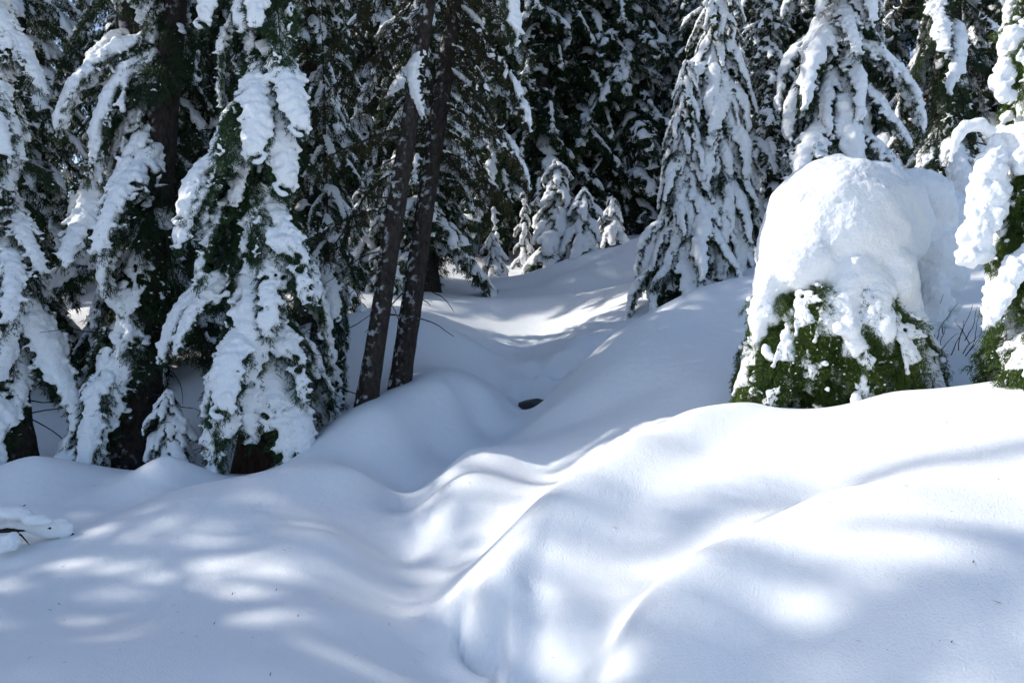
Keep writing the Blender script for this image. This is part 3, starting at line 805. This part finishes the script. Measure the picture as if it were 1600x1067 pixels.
# ---------------------------------------------------------------- the domed bush
def column(path, w, n, jit=0.02):
    """a hanging mass of snow: a smooth core with a bumpy skin"""
    out = []
    path = np.array(path, float)
    def at(q):
        k = min(len(path) - 2, int(q)); f = q - k
        c = path[k] * (1 - f) + path[k + 1] * f
        return L_(c[0], c[1], c[2]), w[k] * (1 - f) + w[k + 1] * f
    for i in range(n):
        c, r = at((i + 0.5) / n * (len(path) - 1))
        out.append((c + jit * rng.standard_normal(3), np.array([1, 1, 1.25]) * r * rng.uniform(0.8, 1.05)))
    for i in range(n * 4):
        c, r = at(rng.random() * (len(path) - 1))
        d = unit(rng.standard_normal(3) - np.array([0, 0, 0.5]))
        rr = rng.uniform(0.02, 0.042)
        out.append((c + d * r * np.array([1, 1, 1.15]) * 0.95, (rr, rr, rr * 1.2)))
    return out
bush = empty('bush', (0, 0, 0))
bx, by = xyp(1312, 6.75)
bush.location = (bx, by, hz(bx, by))
tag(bush, 'rounded bush bowed under a huge dome of snow, green needles below', 'bush')
bl = np.array(bush.location)
def L_(px, py, Y): return P(px, py, Y) - bl
dome = [(L_(1308, 372, 6.75), (0.66, 0.62, 0.72)), (L_(1270, 400, 6.7), (0.48, 0.5, 0.55)), (L_(1350, 350, 6.95), (0.56, 0.55, 0.56)),
        (L_(1372, 395, 6.6), (0.30, 0.36, 0.50)), (L_(1210, 450, 6.6), (0.17, 0.25, 0.34)), (L_(1262, 415, 6.35), (0.24, 0.22, 0.24)),
        (L_(1335, 440, 6.3), (0.22, 0.2, 0.28)), (L_(1395, 440, 6.4), (0.18, 0.26, 0.36)),
        (L_(1310, 500, 6.2), (0.10, 0.10, 0.16)), (L_(1350, 505, 6.15), (0.11, 0.11, 0.2)), (L_(1405, 520, 6.25), (0.13, 0.14, 0.24)), (L_(1420, 575, 6.2), (0.10, 0.11, 0.15))]
rng = np.random.default_rng(5)
for i in range(28):   # ragged lower edge
    px = rng.uniform(1185, 1430); py = 468 + 34 * rng.random() + (50 if px > 1340 else 0) * rng.random()
    r = rng.uniform(0.025, 0.075)
    dome.append((L_(px, py, 6.2 + 0.3 * (abs(px - 1310) / 120) ** 2), (r, r, r * rng.uniform(0.8, 1.6))))
for i in range(34):   # clumps running down over the needles
    px = rng.choice([1185, 1205, 1300, 1345, 1340, 1385, 1405, 1425]) + rng.uniform(-13, 13); py = rng.uniform(500, 625)
    r = rng.uniform(0.02, 0.055)
    dome.append((L_(px, py, 6.02 + 0.35 * (abs(px - 1310) / 120) ** 2), (r * 1.1, r, r * rng.uniform(0.8, 1.5))))
dome += column([(1365, 440, 6.3), (1372, 500, 6.12), (1385, 550, 6.08)], [0.14, 0.12, 0.05], 14)
dome += column([(1400, 450, 6.4), (1420, 520, 6.25), (1432, 575, 6.25)], [0.14, 0.13, 0.06], 14)
dome += column([(1318, 450, 6.25), (1322, 500, 6.1), (1338, 545, 6.02)], [0.14, 0.09, 0.04], 12)
dome += column([(1205, 440, 6.5), (1188, 490, 6.45), (1184, 535, 6.45)], [0.14, 0.09, 0.03], 12)
snow_blob('snow_load', bush, dome, voxel=0.018, disp=0.07, fine=0.012, sm=7)
V, F, cen = trunk_mesh(np.random.default_rng(3), 1.3, 0.05, buried=0.5, sides=10, rings=20)
link('trunk', make_mesh('trunk', V, F), M_BARK_RED, bush)
for i in range(96):
    a = i * 2.399963
    r0 = rng.uniform(0.42, 0.60) if i % 5 else rng.uniform(0.1, 0.3)
    pos = (r0 * math.cos(a), r0 * math.sin(a) * 0.95, rng.uniform(0.62, 0.95) + (0.26 if (a % 6.283) > 3.5 and (a % 6.283) < 4.8 else 0))
    if math.cos(a) > 0.6 and i % 3: continue
    var = GRN[int(rng.choice(4, p=[.35, .2, .4, .05]))]
    add_bough(bush, var, pos, a + rng.uniform(-.3, .3), rng.uniform(-0.9, -0.45), rng.uniform(0.75, 1.0) / var[2], rng.random() < .5, rng.uniform(-.3, .3))

bush2 = empty('bush', (0, 0, 0)); x_, y_ = xyp(1458, 7.9); bush2.location = (x_, y_, hz(x_, y_)); bl = np.array(bush2.location)
tag(bush2, 'snow-buried bush with bare brown twigs behind the big dome', 'bush')
rng = np.random.default_rng(6)
it = [(L_(1425, 330, 7.6), (0.40, 0.45, 0.42)), (L_(1470, 350, 8.2), (0.36, 0.4, 0.36)), (L_(1440, 400, 7.5), (0.38, 0.35, 0.42)), (L_(1470, 420, 7.6), (0.26, 0.3, 0.34)),
      (L_(1430, 500, 7.3), (0.16, 0.2, 0.30)), (L_(1450, 470, 7.3), (0.18, 0.2, 0.3))]
for i in range(26):
    r = rng.uniform(0.03, 0.08)
    it.append((L_(rng.uniform(1420, 1495), rng.uniform(430, 510), 7.35), (r, r, r)))
snow_blob('snow_load', bush2, it, voxel=0.024, disp=0.08, fine=0.03)
for i in range(13):
    p0 = L_(rng.uniform(1440, 1520), rng.uniform(520, 560), 7.2 + 0.4 * rng.random())
    twig(bush2, p0, (rng.uniform(-.8, .8), rng.uniform(-.6, .3), 1.0), rng.uniform(0.25, 0.55), 0.005, rng)
twig(bush2, (0, 0, -0.3), (0, 0, 1), 1.0, 0.03, rng, 0.1, name='trunk')

# ---------------------------------------------------------------- tree at the right edge
rt = near_tree('fir_tree', 'green fir cut by the right edge of the view, thick snow hanging on it', on_ground(1645, 5.6), 7.0, 0.09,
    GRN, 150, 0.3, 6.9, lambda f: 0.95 - 0.7 * f, seed=41, az=left_az(150, 300), tilt=(-0.6, -0.1), weights=[.25, .3, .15, .3])
bl = np.array(rt.location)
rng = np.random.default_rng(8)
items = (column([(1590, 50, 5.5), (1572, 110, 5.4), (1563, 150, 5.35)], [0.08, 0.06, 0.02], 12, 0.03) +
         column([(1575, 190, 5.6), (1552, 260, 5.45), (1540, 320, 5.4), (1522, 380, 5.35), (1510, 405, 5.35)], [0.04, 0.09, 0.105, 0.085, 0.03], 30, 0.035) +
         column([(1600, 215, 5.45), (1592, 262, 5.4)], [0.09, 0.04], 8) +
         column([(1598, 400, 5.3), (1574, 440, 5.2), (1552, 500, 5.15)], [0.05, 0.06, 0.02], 18, 0.03))
snow_blob('snow_load', rt, items, voxel=0.016, disp=0.07, fine=0.035)
b_, path = twig(rt, L_(1600, 240, 5.5), unit(np.array([-1, 0.0, 0.28])), 0.42, 0.012, rng, 0.1, 0.02, name='branch')
claw = [(L_(1545, 205, 5.5), (.05, .05, .05)), (L_(1528, 195, 5.5), (.07, .06, .05)), (L_(1510, 198, 5.5), (.06, .05, .05)), (L_(1498, 210, 5.5), (.05, .045, .06)), (L_(1490, 228, 5.5), (.035, .035, .06)), (L_(1486, 246, 5.5), (.02, .02, .04))]
snow_blob('snow_clump', rt, claw, voxel=0.015, disp=0.02, fine=0.01)

# ---------------------------------------------------------------- fallen branch at the lower left
fb = empty('fallen_branch', on_ground(40, 6.15, 0.0)); bl = np.array(fb.location)
tag(fb, 'fallen branch at the left edge, snow lying along it', 'branch')
rng = np.random.default_rng(9)
pth = np.array([L_(-60, 835, 6.2), L_(-10, 828, 6.2), L_(40, 825, 6.2), L_(80, 824, 6.2), L_(105, 829, 6.25), L_(130, 845, 6.3)])
V, F = tube(pth, [0.028, 0.024, 0.022, 0.018, 0.014, 0.01], 8)
link('branch', make_mesh('branch', V, F), M_BARK, fb)
snow_blob('snow_load', fb, [(pth[0] * (1 - q) + pth[4] * q + np.array([0, 0.0, 0.06 + .04 * math.sin(q * 5)]), (.09, .07, .07 + .02 * math.sin(q * 9))) for q in np.linspace(0, .95, 14)] +
          [(L_(60, 812, 6.1), (.12, .08, .05)), (L_(20, 800, 6.1), (.14, .1, .06)), (L_(-10, 806, 6.1), (.1, .1, .07)), (L_(20, 845, 6.0), (.05, .05, .08)), (L_(5, 850, 6.0), (.06, .05, .08))], voxel=0.02, disp=0.03, fine=0.01)
for a_, b_ in (((15, 826), (46, 850)), ((30, 826), (10, 860)), ((20, 800), (40, 788))):
    p0, p1 = L_(*a_, 6.2), L_(*b_, 6.1)
    V, F = tube(np.array([p0, (p0 + p1) / 2 + .01, p1]), [.009, .007, .004], 5); link('twig', make_mesh('twig', V, F), M_BARK, fb)

# ---------------------------------------------------------------- water in the creek hole and snow lumps on its bank
wx, wy = P(838, 616, 10.6)[:2]
m_w, nt_, b_w, _ = new_mat('creek_water')
b_w.inputs['Base Color'].default_value = (0.012, 0.02, 0.024, 1); b_w.inputs['Roughness'].default_value = 0.08
ang = np.linspace(0, 2 * np.pi, 24, endpoint=False)
zc = hz(wx + 0.05, wy + 0.1) + 0.12
wv = np.concatenate([[[wx + .05, wy + .1, zc]], np.stack([wx + .05 + .5 * np.cos(ang), wy + .1 + .5 * np.sin(ang), np.full(24, zc)], 1)])
water = link('water', make_mesh('water', wv, [[0, i + 1, (i + 1) % 24 + 1] for i in range(24)]), m_w)
tag(water, 'small dark opening of creek water between the snow banks', 'water', kind='structure')

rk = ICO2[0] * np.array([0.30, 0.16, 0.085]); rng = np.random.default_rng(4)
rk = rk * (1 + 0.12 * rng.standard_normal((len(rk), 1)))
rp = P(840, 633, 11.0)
m_r, nt_, b_r, _ = new_mat('creek_shade'); b_r.inputs['Base Color'].default_value = (0.03, 0.034, 0.038, 1); b_r.inputs['Roughness'].default_value = 0.35
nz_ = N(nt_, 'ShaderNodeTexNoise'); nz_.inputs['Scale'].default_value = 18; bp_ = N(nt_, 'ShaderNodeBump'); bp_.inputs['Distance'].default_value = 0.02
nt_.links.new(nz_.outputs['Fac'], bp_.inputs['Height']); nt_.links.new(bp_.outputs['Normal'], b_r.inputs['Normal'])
shade_lump = link('shade_lump', make_mesh('shade_lump', rk, ICO2[1]), m_r); shade_lump.location = rp  # dark lump added to stand for the shadowed slot under the bank
tag(shade_lump, 'dark lump standing in for the shadow in the creek opening where the snow banks meet', 'shade_lump')

# a little fallen litter on the snow: needles and crumbs of bark
rng = np.random.default_rng(12)
lv = []
for i in range(260):
    y = 3.0 + 7.5 * rng.random() ** 1.6; x = rng.uniform(-0.62, 0.62) * y
    p = np.array([x, y, hz(x, y) + 0.003]); a = rng.random() * 6.28; ln = rng.uniform(0.006, 0.02)
    d = np.array([math.cos(a), math.sin(a), 0.15]) * ln; w = np.array([-math.sin(a), math.cos(a), 0]) * ln * 0.16
    lv += [p - d - w, p - d + w, p + d]
litter = link('needle_litter', make_mesh('needle_litter', np.array(lv), np.arange(len(lv)).reshape(-1, 3)), M_BARK)
tag(litter, 'sparse dark needles and bark crumbs fallen on the snow', 'litter', kind='stuff')
